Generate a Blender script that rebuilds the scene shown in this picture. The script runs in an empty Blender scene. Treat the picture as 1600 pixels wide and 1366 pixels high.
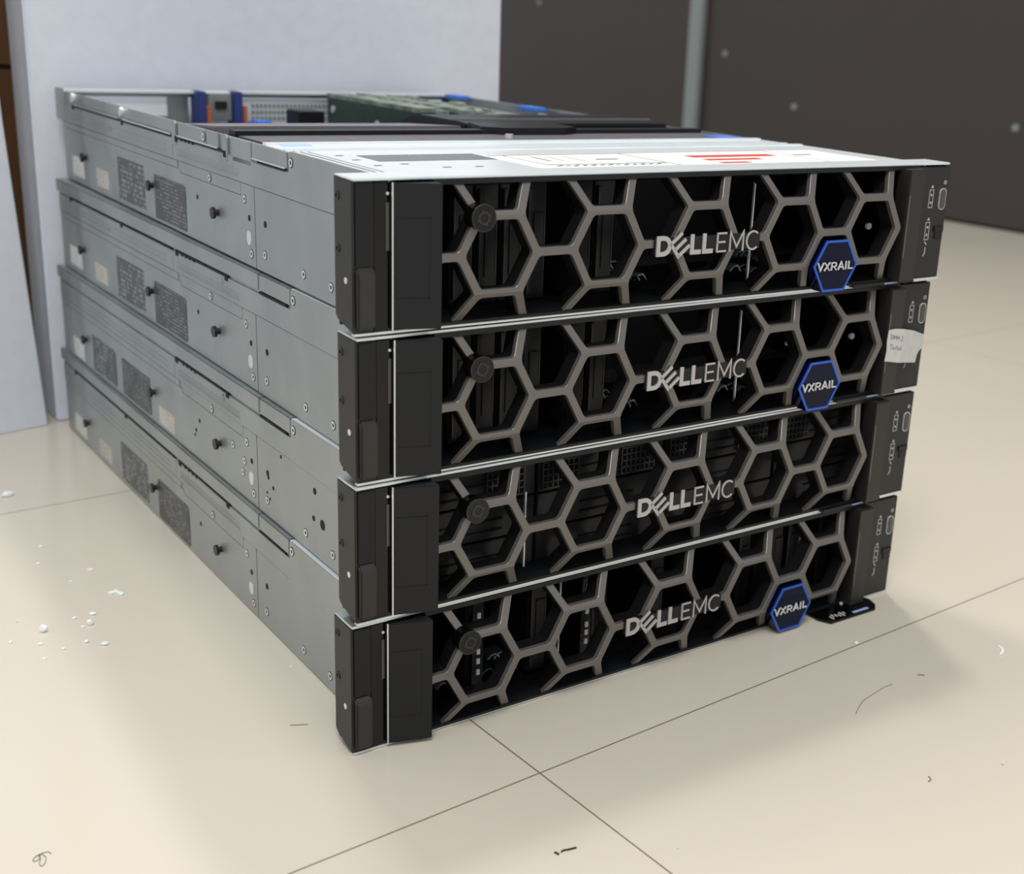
import bpy, bmesh, math, random
from mathutils import Vector, Matrix
random.seed(7)
C = bpy.context.scene.collection
SC = bpy.context.scene
S = 0.001                                     # everything below is laid out in millimetres

# ---------------------------------------------------------------- camera
yaw, pitch, roll = 0.63835, -0.30633, 0.05000
FPX = 1985.0
fw = Vector((math.sin(yaw)*math.cos(pitch), math.cos(yaw)*math.cos(pitch), math.sin(pitch)))
rt = Vector((math.cos(yaw), -math.sin(yaw), 0)); up = rt.cross(fw)
r2 = rt*math.cos(roll) + up*math.sin(roll); u2 = -rt*math.sin(roll) + up*math.cos(roll)
cam_data = bpy.data.cameras.new('camera'); cam = bpy.data.objects.new('camera', cam_data); C.objects.link(cam)
M = Matrix((r2, u2, -fw)).transposed().to_4x4(); M.translation = Vector((-0.29598, -0.63305, 0.43488))
cam.matrix_world = M
cam_data.sensor_fit = 'HORIZONTAL'; cam_data.sensor_width = 36; cam_data.lens = FPX/1600*36
cam_data.shift_x = -131.4/1600; cam_data.shift_y = -10.6/1600
cam_data.clip_start = 0.02; cam_data.clip_end = 50
cam_data.dof.use_dof = True; cam_data.dof.focus_distance = 0.83; cam_data.dof.aperture_fstop = 8.2
SC.camera = cam

# ---------------------------------------------------------------- light and exposure
SC.view_settings.view_transform = 'Standard'; SC.view_settings.look = 'None'
SC.view_settings.exposure = 0.48; SC.view_settings.gamma = 1; SC.view_settings.use_curve_mapping = False
w = bpy.data.worlds.new('room_light'); SC.world = w; w.use_nodes = True
w.node_tree.nodes['Background'].inputs['Color'].default_value = (0.96, 0.97, 1.0, 1)
w.node_tree.nodes['Background'].inputs['Strength'].default_value = 0.54
def area(name, loc, sx, sy, power, col, aim=(0.25, 0.2, 0)):
    d = bpy.data.lights.new(name, 'AREA'); d.shape = 'RECTANGLE'; d.size = sx; d.size_y = sy
    d.energy = power; d.color = col
    o = bpy.data.objects.new(name, d); C.objects.link(o); o.location = loc
    o.rotation_euler = (Vector(aim)-Vector(loc)).to_track_quat('-Z', 'Y').to_euler()
    return o
area('ceiling_or_fill_light', (0.92, 0.86, 2.62), 0.18, 0.22, 15, (1.0, 0.955, 0.88))
area('ceiling_or_fill_light', (0.30, 1.30, 2.62), 0.30, 1.10, 15, (1.0, 0.955, 0.88))
area('ceiling_or_fill_light', (-0.7, -1.0, 2.6), 0.8, 0.8, 26, (1.0, 0.97, 0.93))  # added fill lamp, brightens the bezel slopes and glossy fronts

# ---------------------------------------------------------------- materials
def lin(h):
    h = h.lstrip('#'); c = [int(h[i:i+2], 16)/255 for i in (0, 2, 4)]
    return tuple(v/12.92 if v <= .04045 else ((v+.055)/1.055)**2.4 for v in c) + (1,)
def mat(name, col, rough=.5, metal=0.0, noise=0.0, nscale=60, bump=0.0, bscale=400, spec=.5, emit=0, stretch=(1, 1, 1), rvar=0.0):
    m = bpy.data.materials.new(name); m.use_nodes = True; nt = m.node_tree; b = nt.nodes['Principled BSDF']
    c = lin(col) if isinstance(col, str) else col
    b.inputs['Base Color'].default_value = c; b.inputs['Roughness'].default_value = rough
    b.inputs['Metallic'].default_value = metal; b.inputs['Specular IOR Level'].default_value = spec
    tc = nt.nodes.new('ShaderNodeTexCoord'); mp = nt.nodes.new('ShaderNodeMapping'); mp.inputs['Scale'].default_value = stretch
    nt.links.new(tc.outputs['Object'], mp.inputs[0])
    if noise:
        n = nt.nodes.new('ShaderNodeTexNoise'); n.inputs['Scale'].default_value = nscale; n.inputs['Detail'].default_value = 6
        nt.links.new(mp.outputs[0], n.inputs['Vector'])
        r = nt.nodes.new('ShaderNodeMapRange'); r.inputs[1].default_value = .3; r.inputs[2].default_value = .7
        r.inputs[3].default_value = 1-noise; r.inputs[4].default_value = 1+noise
        nt.links.new(n.outputs['Fac'], r.inputs[0])
        mx = nt.nodes.new('ShaderNodeVectorMath'); mx.operation = 'MULTIPLY'; mx.inputs[0].default_value = c[:3]
        nt.links.new(r.outputs[0], mx.inputs[1]); nt.links.new(mx.outputs[0], b.inputs['Base Color'])
        if rvar:
            r3 = nt.nodes.new('ShaderNodeMapRange'); r3.inputs[1].default_value = .3; r3.inputs[2].default_value = .7
            r3.inputs[3].default_value = rough-rvar; r3.inputs[4].default_value = rough+rvar
            nt.links.new(n.outputs['Fac'], r3.inputs[0]); nt.links.new(r3.outputs[0], b.inputs['Roughness'])
    if bump:
        n2 = nt.nodes.new('ShaderNodeTexNoise'); n2.inputs['Scale'].default_value = bscale; n2.inputs['Detail'].default_value = 4
        nt.links.new(mp.outputs[0], n2.inputs['Vector'])
        bp = nt.nodes.new('ShaderNodeBump'); bp.inputs['Strength'].default_value = bump; bp.inputs['Distance'].default_value = .001
        nt.links.new(n2.outputs['Fac'], bp.inputs['Height']); nt.links.new(bp.outputs[0], b.inputs['Normal'])
    return m
def math_node(nt, op, a, bv=None, cv=None):
    n = nt.nodes.new('ShaderNodeMath'); n.operation = op
    for i, v in enumerate((a, bv, cv)):
        if v is None: continue
        if isinstance(v, (int, float)): n.inputs[i].default_value = v
        else: nt.links.new(v, n.inputs[i])
    return n.outputs[0]
def print_mat(name, bg, ink, row=.0026, fill=.5, cut=.5, nsc=300, rough=.45, blocks=0.0):
    """a printed sticker: rows of small marks, broken along the row"""
    m = mat(name, bg, rough); nt = m.node_tree; b = nt.nodes['Principled BSDF']
    tc = nt.nodes.new('ShaderNodeTexCoord'); sp = nt.nodes.new('ShaderNodeSeparateXYZ'); nt.links.new(tc.outputs['Object'], sp.inputs[0])
    q = math_node(nt, 'DIVIDE', sp.outputs['Z'], row); fr = math_node(nt, 'FRACT', q); fl = math_node(nt, 'FLOOR', q)
    rw = math_node(nt, 'LESS_THAN', fr, fill)
    cb = nt.nodes.new('ShaderNodeCombineXYZ'); nt.links.new(math_node(nt, 'MULTIPLY', sp.outputs['Y'], nsc), cb.inputs[0])
    nt.links.new(math_node(nt, 'MULTIPLY', fl, 7.31), cb.inputs[1])
    n = nt.nodes.new('ShaderNodeTexNoise'); n.inputs['Scale'].default_value = 1; n.inputs['Detail'].default_value = 2; nt.links.new(cb.outputs[0], n.inputs['Vector'])
    g = math_node(nt, 'GREATER_THAN', n.outputs['Fac'], cut)
    n3 = nt.nodes.new('ShaderNodeTexNoise'); n3.inputs['Scale'].default_value = 70; nt.links.new(tc.outputs['Object'], n3.inputs['Vector'])
    g3 = math_node(nt, 'GREATER_THAN', n3.outputs['Fac'], .45)
    f = math_node(nt, 'MULTIPLY', math_node(nt, 'MULTIPLY', rw, g), g3)
    mx = nt.nodes.new('ShaderNodeMix'); mx.data_type = 'RGBA'; nt.links.new(f, mx.inputs[0])
    mx.inputs[6].default_value = lin(bg); mx.inputs[7].default_value = lin(ink)
    nt.links.new(mx.outputs[2], b.inputs['Base Color'])
    return m
GALV = mat('galvanised_steel', '#a3a9a9', .40, .72, .13, 22, .08, 500, rvar=.08, stretch=(1, 1, .5))
GALVT = mat('lit_galvanised_steel', '#e6edf0', .30, .35, .03, 35, .03, 300)  # galvanised steel with the strong top light put into its pale colour
STEELLINE = mat('steel_edge', '#e2e8e9', .28, .85)
DARKSLOT = mat('dark_recess', '#08090a', .8)
BLK = mat('black_plastic', '#131518', .40, 0, 0, bump=.12, bscale=2500, spec=.32)
BLKP = mat('black_powder_coat', '#201f1e', .48, 0, 0, bump=.2, bscale=3000, spec=.5)
CAPM = mat('dark_grey_plastic', '#262422', .45, 0, bump=.15, bscale=2500)
GLOSS = mat('glossy_black', '#070708', .14, 0, .3, 50, spec=.38)
GUN = mat('gunmetal_paint', '#716e6a', .36, .5, .02, 200, .05, 2500)
CELL = mat('black_cell_wall', '#0b0b0c', .5)
DRV = mat('drive_carrier_black', '#131416', .4, spec=.3)
DRVL = mat('drive_carrier_edge', '#2f3032', .35, .3)
LOGO = mat('logo_silver', '#b9b7b4', .34, .4)
BADGE = mat('badge_blue', '#020828', .08, 0, spec=.2)
BADGER = mat('badge_blue_rim', '#2f62c8', .25, .3)
WHITE = mat('white_print', '#d4d4d2', .5)
ICON = mat('icon_print', '#b9b9b6', .5)
SCREW = mat('screw_steel', '#dde0e0', .3, .5)
POST = mat('dark_stud', '#26282a', .35, .6)
LABD = print_mat('dark_regulatory_label', '#3f4243', '#7f8384', .0029, .42, .50, 380)
LABD2 = print_mat('dark_certification_label', '#4a4e50', '#868c8e', .0042, .6, .5, 260)
STK = print_mat('white_sticker', '#c9ccca', '#8d9290', .004, .35, .5, 500)
STKB = print_mat('cream_sticker', '#bcbab2', '#8c867b', .003, .4, .5, 500)
PAPER = mat('paper_tape', '#c9c8c4', .75, 0, .06, 120, .3, 300)
INK = mat('pencil_ink', '#57545a', .7); INKB = mat('blue_ink', '#5b6390', .7)
RED = mat('red_print', '#c8473c', .5); LINE = mat('grey_print_line', '#4a5054', .5); LWHITE = mat('label_white', '#f2f3f0', .4)
GREYLAB = print_mat('grey_label', '#6d7476', '#9aa1a2', .5, .0, .5, 300)
GLINT = mat('glint_strip_metal', '#6d777c', .18, .75)
BTN = mat('button_grey', '#4a4744', .4)
FOAM = mat('white_foam', '#d3d8e3', .75, 0, .03, 60, .35, 350, spec=.25)
CARD = mat('brown_cardboard', '#6b4a2a', .8, 0, .1, 40)
PCB = mat('green_circuit_board', '#1f3a30', .45, 0, .3, 150); PCBL = mat('pale_green_board', '#77857a', .45, .1, .55, 60)
BLUE = mat('blue_latch', '#4a80dc', .4); NAVY = mat('navy_latch', '#2a3a78', .45); ORANGE = mat('orange_latch', '#b0623a', .5)
SHROUD = mat('grey_shroud', '#6c6a6f', .45); PANEL = mat('dark_panel', '#332d2b', .45, 0, .05, 3)
POSTM = mat('painted_post', '#858d8d', .4, .3); YEL = mat('yellow_paint', '#b8b030', .5)

# ---------------------------------------------------------------- mesh helpers
class MB:
    def __init__(s): s.v = []; s.f = []
    def add(s, vs, fs):
        o = len(s.v); s.v += [tuple(v) for v in vs]; s.f += [[i+o for i in f] for f in fs]; return s
    def box(s, x0, x1, y0, y1, z0, z1):
        vs = [(x, y, z) for x in (x0, x1) for y in (y0, y1) for z in (z0, z1)]
        return s.add(vs, [(0, 1, 3, 2), (4, 6, 7, 5), (0, 4, 5, 1), (2, 3, 7, 6), (0, 2, 6, 4), (1, 5, 7, 3)])
    def prism(s, poly, axis, a, b):
        """poly: 2D points in the two remaining axes (x,z for 'y'; y,z for 'x'; x,y for 'z')"""
        def P(u, v, t): return {'y': (u, t, v), 'x': (t, u, v), 'z': (u, v, t)}[axis]
        n = len(poly)
        vs = [P(u, v, a) for u, v in poly] + [P(u, v, b) for u, v in poly]
        fs = [list(range(n))[::-1], list(range(n, 2*n))] + [(i, (i+1) % n, n+(i+1) % n, n+i) for i in range(n)]
        return s.add(vs, fs)
    def cyl(s, c, axis, r, a, b, n=20, r2=None):
        r2 = r if r2 is None else r2
        def P(u, v, t): return {'y': (u, t, v), 'x': (t, u, v), 'z': (u, v, t)}[axis]
        A = [(math.cos(2*math.pi*i/n), math.sin(2*math.pi*i/n)) for i in range(n)]
        vs = [P(c[0]+r*x, c[1]+r*y, a) for x, y in A] + [P(c[0]+r2*x, c[1]+r2*y, b) for x, y in A]
        fs = [list(range(n))[::-1], list(range(n, 2*n))] + [(i, (i+1) % n, n+(i+1) % n, n+i) for i in range(n)]
        return s.add(vs, fs)
    def ring(s, c, axis, ro, ri, a, b, n=24):
        def P(u, v, t): return {'y': (u, t, v), 'x': (t, u, v), 'z': (u, v, t)}[axis]
        vs = []
        for r, t in ((ro, a), (ro, b), (ri, b), (ri, a)):
            vs += [P(c[0]+r*math.cos(2*math.pi*i/n), c[1]+r*math.sin(2*math.pi*i/n), t) for i in range(n)]
        fs = [(k*n+i, k*n+(i+1) % n, ((k+1) % 4)*n+(i+1) % n, ((k+1) % 4)*n+i) for k in range(4) for i in range(n)]
        return s.add(vs, fs)
    def stroke(s, pts, wd, axis, a, b, closed=False):
        n = len(pts); L = []; R = []
        for i in range(n):
            p = Vector(pts[i])
            d1 = (p-Vector(pts[i-1])).normalized() if (i > 0 or closed) else None
            d2 = (Vector(pts[(i+1) % n])-p).normalized() if (i < n-1 or closed) else None
            d1 = d1 or d2; d2 = d2 or d1
            t = (d1+d2); t = t.normalized() if t.length > 1e-6 else d1
            nn = Vector((-t.y, t.x)); k = wd/2/max(.35, nn.dot(Vector((-d1.y, d1.x))))
            L.append(p+nn*k); R.append(p-nn*k)
        def P(q, t): return {'y': (q[0], t, q[1]), 'x': (t, q[0], q[1]), 'z': (q[0], q[1], t)}[axis]
        vs = [P(q, a) for q in L]+[P(q, a) for q in R]+[P(q, b) for q in L]+[P(q, b) for q in R]
        fs = []
        for i in range(n if closed else n-1):
            j = (i+1) % n
            fs += [(i, j, n+j, n+i), (2*n+i, 3*n+i, 3*n+j, 2*n+j), (i, 2*n+i, 2*n+j, j), (n+i, n+j, 3*n+j, 3*n+i)]
        if not closed: fs += [(0, n, 3*n, 2*n), (n-1, 3*n-1, 4*n-1, 2*n-1)]
        return s.add(vs, fs)
    def build(s, name, m, parent=None, bevel=0, smooth=False, label=None, bend=None):
        me = bpy.data.meshes.new(name)
        bm = bmesh.new(); vs = [bm.verts.new((x*S, y*S, z*S)) for x, y, z in s.v]
        for f in s.f:
            try: bm.faces.new([vs[i] for i in f])
            except ValueError: pass
        bmesh.ops.recalc_face_normals(bm, faces=bm.faces)
        if bevel:
            bmesh.ops.bevel(bm, geom=[e for e in bm.edges if e.calc_face_angle(0) > .6], offset=bevel*S, segments=2, affect='EDGES', clamp_overlap=True)
        if bend: bend(bm)
        bm.to_mesh(me); bm.free(); me.materials.append(m)
        if smooth:
            for p in me.polygons: p.use_smooth = True
        o = bpy.data.objects.new(name, me); C.objects.link(o)
        if parent is not None: o.parent = parent
        if label: o['label'] = label
        return o
def tag(o, label, cat, group=None):
    o['label'] = label; o['category'] = cat
    if group: o['group'] = group
    return o
def round_poly(x0, x1, z0, z1, r, n=5):
    out = []
    for cx, cz, a0 in ((x1-r, z1-r, 0), (x0+r, z1-r, 90), (x0+r, z0+r, 180), (x1-r, z0+r, 270)):
        for k in range(n+1):
            a = math.radians(a0+90*k/n); out.append((cx+r*math.cos(a), cz+r*math.sin(a)))
    return out

# ---------------------------------------------------------------- the setting
TA = math.radians(3.6)
def tile_mat():
    m = mat('polished_floor_tile', '#d1cabb', .20, 0, .025, 2.0, spec=.5); nt = m.node_tree; b = nt.nodes['Principled BSDF']
    src = b.inputs['Base Color'].links[0].from_socket
    tc = nt.nodes.new('ShaderNodeTexCoord'); mp = nt.nodes.new('ShaderNodeMapping'); mp.vector_type = 'TEXTURE'
    mp.inputs['Location'].default_value = (.0876, -.076, 0); mp.inputs['Rotation'].default_value = (0, 0, TA)
    nt.links.new(tc.outputs['Object'], mp.inputs[0])
    sp = nt.nodes.new('ShaderNodeSeparateXYZ'); nt.links.new(mp.outputs[0], sp.inputs[0])
    ds = []
    for ax, per in (('X', 1.2), ('Y', .6)):
        q = math_node(nt, 'DIVIDE', sp.outputs[ax], per); q = math_node(nt, 'ADD', q, .5); fr = math_node(nt, 'FRACT', q)
        ds.append(math_node(nt, 'MULTIPLY', math_node(nt, 'ABSOLUTE', math_node(nt, 'SUBTRACT', fr, .5)), per))
    d = math_node(nt, 'MINIMUM', ds[0], ds[1]); g = math_node(nt, 'LESS_THAN', d, .0006)
    # small specks of dirt
    v = nt.nodes.new('ShaderNodeTexVoronoi'); v.inputs['Scale'].default_value = 26; nt.links.new(tc.outputs['Object'], v.inputs['Vector'])
    sk = math_node(nt, 'LESS_THAN', v.outputs['Distance'], .022)
    sp2 = nt.nodes.new('ShaderNodeSeparateXYZ'); nt.links.new(v.outputs['Color'], sp2.inputs[0])
    sk = math_node(nt, 'MULTIPLY', sk, math_node(nt, 'GREATER_THAN', sp2.outputs[0], .55))
    sk = math_node(nt, 'MULTIPLY', sk, .75)
    mx = nt.nodes.new('ShaderNodeMix'); mx.data_type = 'RGBA'; nt.links.new(sk, mx.inputs[0]); nt.links.new(src, mx.inputs[6]); mx.inputs[7].default_value = lin('#8c8372')
    mx2 = nt.nodes.new('ShaderNodeMix'); mx2.data_type = 'RGBA'; nt.links.new(g, mx2.inputs[0]); nt.links.new(mx.outputs[2], mx2.inputs[6]); mx2.inputs[7].default_value = lin('#7a705f')
    nt.links.new(mx2.outputs[2], b.inputs['Base Color'])
    rr = nt.nodes.new('ShaderNodeMapRange'); nt.links.new(g, rr.inputs[0]); rr.inputs[3].default_value = .20; rr.inputs[4].default_value = .8
    nt.links.new(rr.outputs[0], b.inputs['Roughness'])
    return m
fl = MB().box(-3000, 6000, -3000, 7000, -20, 0).build('floor', tile_mat()); fl['kind'] = 'structure'
def wall_part(name, m, s0, s1, x0, x1, z0, z1, **k):
    o = MB().box(x0, x1, s0, s1, z0, z1).build(name, m, **k); return o
def place_wall(o):
    o.location = (2.40, 1.440, 0); o.rotation_euler = (0, 0, TA); return o
wl = place_wall(wall_part('wall_right', PANEL, -2600, 4400, 0, 60, 8, 2600)); wl['kind'] = 'structure'
bs = place_wall(wall_part('baseboard_right', DARKSLOT, -2600, 4400, 12, 60, 0, 8)); bs['kind'] = 'structure'
pt = place_wall(wall_part('trim_1', POSTM, 1015, 1075, -22, -0.5, 0, 2600, bevel=4)); pt['kind'] = 'structure'
for sy, sz in ((930, 380), (1865, 510), (-90, 251), (635, 247)):
    b = MB().cyl((sy, sz), 'x', 10, 0.5, -3, 16, 8).build('bolt_head', POSTM, wl)

# ---------------------------------------------------------------- foam and cardboard behind the stack
o = MB().box(14.5, 566, 766, 840, 0, 900).build('foam_block', FOAM, bevel=2)
tag(o, 'tall thick white foam block standing upright right behind the server stack', 'foam block')
o = MB().prism([(3, 0), (-16, 318), (-38, 900), (-420, 900), (-420, 0)], 'y', 0, 28).build('foam_sheet', FOAM, bevel=1)
o.location = (0, .757, 0); o.rotation_euler = (0, 0, .22)
tag(o, 'white foam sheet with slanting edge at the far left, in front of brown cardboard', 'foam sheet')
cb = MB().box(-330, 60, 852, 1150, 0, 364).box(-330, 60, 852, 1150, 369, 900).build('cardboard_box', CARD)
MB().box(-330, 60, 853.5, 1149, 364, 369).build('box_seam', DARKSLOT, cb)
tag(cb, 'brown cardboard box seen as a thin strip between the two white foam pieces', 'box')

# ---------------------------------------------------------------- bezel lattice outlines (x,z in mm)
HX = [88.0+77.25*i for i in range(5)]; ZT, ZB, ZM = 65.6, 20.4, 43.0; R_ = 25.7; HS = 13.4; ZTOP, ZBOT = 83.6, 3.2; XL, XR = 49.5, 431.0
STB = 9.6
def offset_poly(pts, offs, fil=2.2):
    """inset a CCW polygon, one distance per edge, and round its corners"""
    n = len(pts); ln = []
    for i in range(n):
        a = Vector(pts[i]); b = Vector(pts[(i+1) % n]); d = (b-a).normalized(); nn = Vector((-d.y, d.x)); ln.append((a+nn*offs[i], d))
    out = []
    for i in range(n):
        p, d = ln[i-1]; q, e = ln[i]; den = d.x*e.y-d.y*e.x
        t = ((q.x-p.x)*e.y-(q.y-p.y)*e.x)/den if abs(den) > 1e-9 else 0
        out.append(p+d*t)
    res = []
    for i in range(n):
        a, b, c = out[i-1], out[i], out[(i+1) % n]
        u = (a-b); v = (c-b); k = min(fil, u.length*.4, v.length*.4); u.normalize(); v.normalize()
        p0, p2 = b+u*k, b+v*k
        for t in (0, .33, .67, 1):
            q = p0*(1-t)**2+b*2*t*(1-t)+p2*t*t; res.append((q.x, q.y))
    return res
def lattice_cells(hw):
    cells = []
    for c in HX:
        cells.append(([(c-R_, ZM), (c-HS, ZB), (c+HS, ZB), (c+R_, ZM), (c+HS, ZT), (c-HS, ZT)], [hw]*6))
        cells.append(([(c-HS, ZT), (c+HS, ZT), (c+HS+STB, ZTOP), (c-HS-STB, ZTOP)], [hw, hw, 0, hw]))
        cells.append(([(c+HS, ZB), (c-HS, ZB), (c-HS-STB, ZBOT), (c+HS+STB, ZBOT)], [hw, hw, 0, hw]))
    for a, b in zip(HX[:-1], HX[1:]):
        cells.append(([(a+R_, ZM), (b-R_, ZM), (b-HS, ZT), (b-HS-STB, ZTOP), (a+HS+STB, ZTOP), (a+HS, ZT)], [hw, hw, hw, 0, hw, hw]))
        cells.append(([(b-R_, ZM), (a+R_, ZM), (a+HS, ZB), (a+HS+STB, ZBOT), (b-HS-STB, ZBOT), (b-HS, ZB)], [hw, hw, hw, 0, hw, hw]))
    c = HX[0]
    cells.append(([(XL, ZM), (c-R_, ZM), (c-HS, ZT), (c-HS-STB, ZTOP), (XL, ZTOP)], [hw, hw, hw, 0, 0]))
    cells.append(([(c-R_, ZM), (XL, ZM), (XL, ZBOT), (c-HS-STB, ZBOT), (c-HS, ZB)], [hw, 0, 0, hw, hw]))
    c = HX[-1]
    cells.append(([(c+HS, ZT), (c+R_, ZM), (c+HS, ZB), (c+HS+STB, ZBOT), (XR, ZBOT), (XR, ZTOP), (c+HS+STB, ZTOP)], [hw, hw, hw, 0, 0, 0, hw]))
    return cells
def ysurf(z):
    if z > ZT: return -10+10*(z-ZT)/(ZTOP-ZT)
    if z < ZB: return -10+10*(ZB-z)/(ZB-ZBOT)
    return -10
def lattice_mesh(name, hw, y0, depth, bev):
    cu = bpy.data.curves.new(name, 'CURVE'); cu.dimensions = '2D'; cu.fill_mode = 'BOTH'
    cu.extrude = depth/2*S; cu.bevel_depth = bev*S; cu.bevel_resolution = 0; cu.offset = -bev*S
    def spl(pts):
        s = cu.splines.new('POLY'); s.points.add(len(pts)-1); s.use_cyclic_u = True
        for p, (x, z) in zip(s.points, pts): p.co = (x*S, z*S, 0, 1)
    spl([(XL-1, ZBOT-1.5), (XR+1, ZBOT-1.5), (XR+1, ZTOP+1.5), (XL-1, ZTOP+1.5)])
    for pts, offs in lattice_cells(hw): spl(offset_poly(pts, offs))
    tmp = bpy.data.objects.new('tmp', cu); C.objects.link(tmp)
    me = bpy.data.meshes.new_from_object(tmp.evaluated_get(bpy.context.evaluated_depsgraph_get()))
    bpy.data.objects.remove(tmp); bpy.data.curves.remove(cu)
    bm = bmesh.new(); bm.from_mesh(me)
    for z in (ZT, ZB):
        bmesh.ops.bisect_plane(bm, geom=bm.verts[:]+bm.edges[:]+bm.faces[:], plane_co=(0, z*S, 0), plane_no=(0, 1, 0))
    for v in bm.verts:
        x, z, t = v.co.x, v.co.y, v.co.z
        v.co = (x, (ysurf(z/S)+y0)*S + (depth/2+bev)*S - t, z)      # +t side faces the camera
    bmesh.ops.recalc_face_normals(bm, faces=bm.faces)
    bm.to_mesh(me); bm.free(); me.name = name
    for pl_ in me.polygons: pl_.use_smooth = False
    return me
ME_LAT = lattice_mesh('lattice', 2.55, 0, 3.2, .3); ME_LAT.materials.append(GUN)
ME_CEL = lattice_mesh('cell_walls', 1.5, 4.2, 11, 0); ME_CEL.materials.append(CELL)
def mesh_obj(name, me, parent):
    o = bpy.data.objects.new(name, me); C.objects.link(o); o.parent = parent; return o

def lettering():
    m = MB(); A, B = -12.1, -11.1; Z0, Z1 = 35.2, 48.2; wd = 3.0
    # D
    d = [(202, Z0+wd/2), (202, Z1-wd/2), (205.5, Z1-wd/2)]
    for k in range(0, 9):
        a = math.radians(90-180*k/8); d.append((206.2+5.0*math.cos(a), (Z0+Z1)/2+(Z1-Z0-wd)/2*math.sin(a)))
    d.append((205.5, Z0+wd/2))
    m.stroke(d, wd, 'y', A, B, closed=True)
    # tilted E
    cx, cz, th = 219.3, 41.6, math.radians(38)
    def rot(x, z): return (cx+x*math.cos(th)-z*math.sin(th), cz+x*math.sin(th)+z*math.cos(th))
    h = 5.1
    m.stroke([rot(-h, h+1.1), rot(-h, -h-1.1)], 2.3, 'y', A, B)
    for zz in (-h, 0, h): m.stroke([rot(-h, zz), rot(h+1, zz)], 2.2, 'y', A, B)
    for x in (229.3, 239.3):
        m.stroke([(x, Z1), (x, Z0+1.4), (x+7.4, Z0+1.4)], 3.0, 'y', A, B)
    t = 1.25
    m.stroke([(250.3, Z1-t/2), (250.3, Z0+t/2)], t, 'y', A, B)
    for zz, l in ((Z1-t/2, 8.4), (41.9, 7.4), (Z0+t/2, 8.4)): m.stroke([(249.7, zz), (249.7+l, zz)], t, 'y', A, B)
    m.stroke([(261.2, Z0), (261.2, Z1-.4), (266.8, Z0+3), (272.4, Z1-.4), (272.4, Z0)], t, 'y', A, B)
    c = []
    for k in range(15):
        a = math.radians(48+264*k/14); c.append((281.0+5.6*math.cos(a), 41.7+6.0*math.sin(a)))
    m.stroke(c, t, 'y', A, B)
    return m
def vx_letters():
    m = MB(); A, B = -15.2, -14.2; z0, z1 = 17.2, 23.0; t = .72
    x = 340.5
    m.stroke([(x, z1), (x+2.6, z0+.3), (x+5.2, z1)], t, 'y', A, B); x += 6.3
    m.stroke([(x, z1), (x+5, z0)], t, 'y', A, B); m.stroke([(x, z0), (x+5, z1)], t, 'y', A, B-.1); x += 7
    m.stroke([(x, z0), (x, z1-.5), (x+3.2, z1-.5), (x+4.3, z1-1.2), (x+4.3, z1-2.4), (x+3.2, z1-3.2), (x, z1-3.2)], t, 'y', A, B)
    m.stroke([(x+2.3, z1-3.2), (x+4.6, z0)], t, 'y', A, B-.1); x += 6.4
    m.stroke([(x, z0), (x+2.7, z1-.3), (x+5.4, z0)], t, 'y', A, B); m.stroke([(x+1, z0+1.9), (x+4.4, z0+1.9)], .9, 'y', A, B-.1); x += 7.4
    m.stroke([(x, z0), (x, z1)], t, 'y', A, B); x += 2.8
    m.stroke([(x, z1), (x, z0+.5), (x+4, z0+.5)], t, 'y', A, B)
    return m

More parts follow.
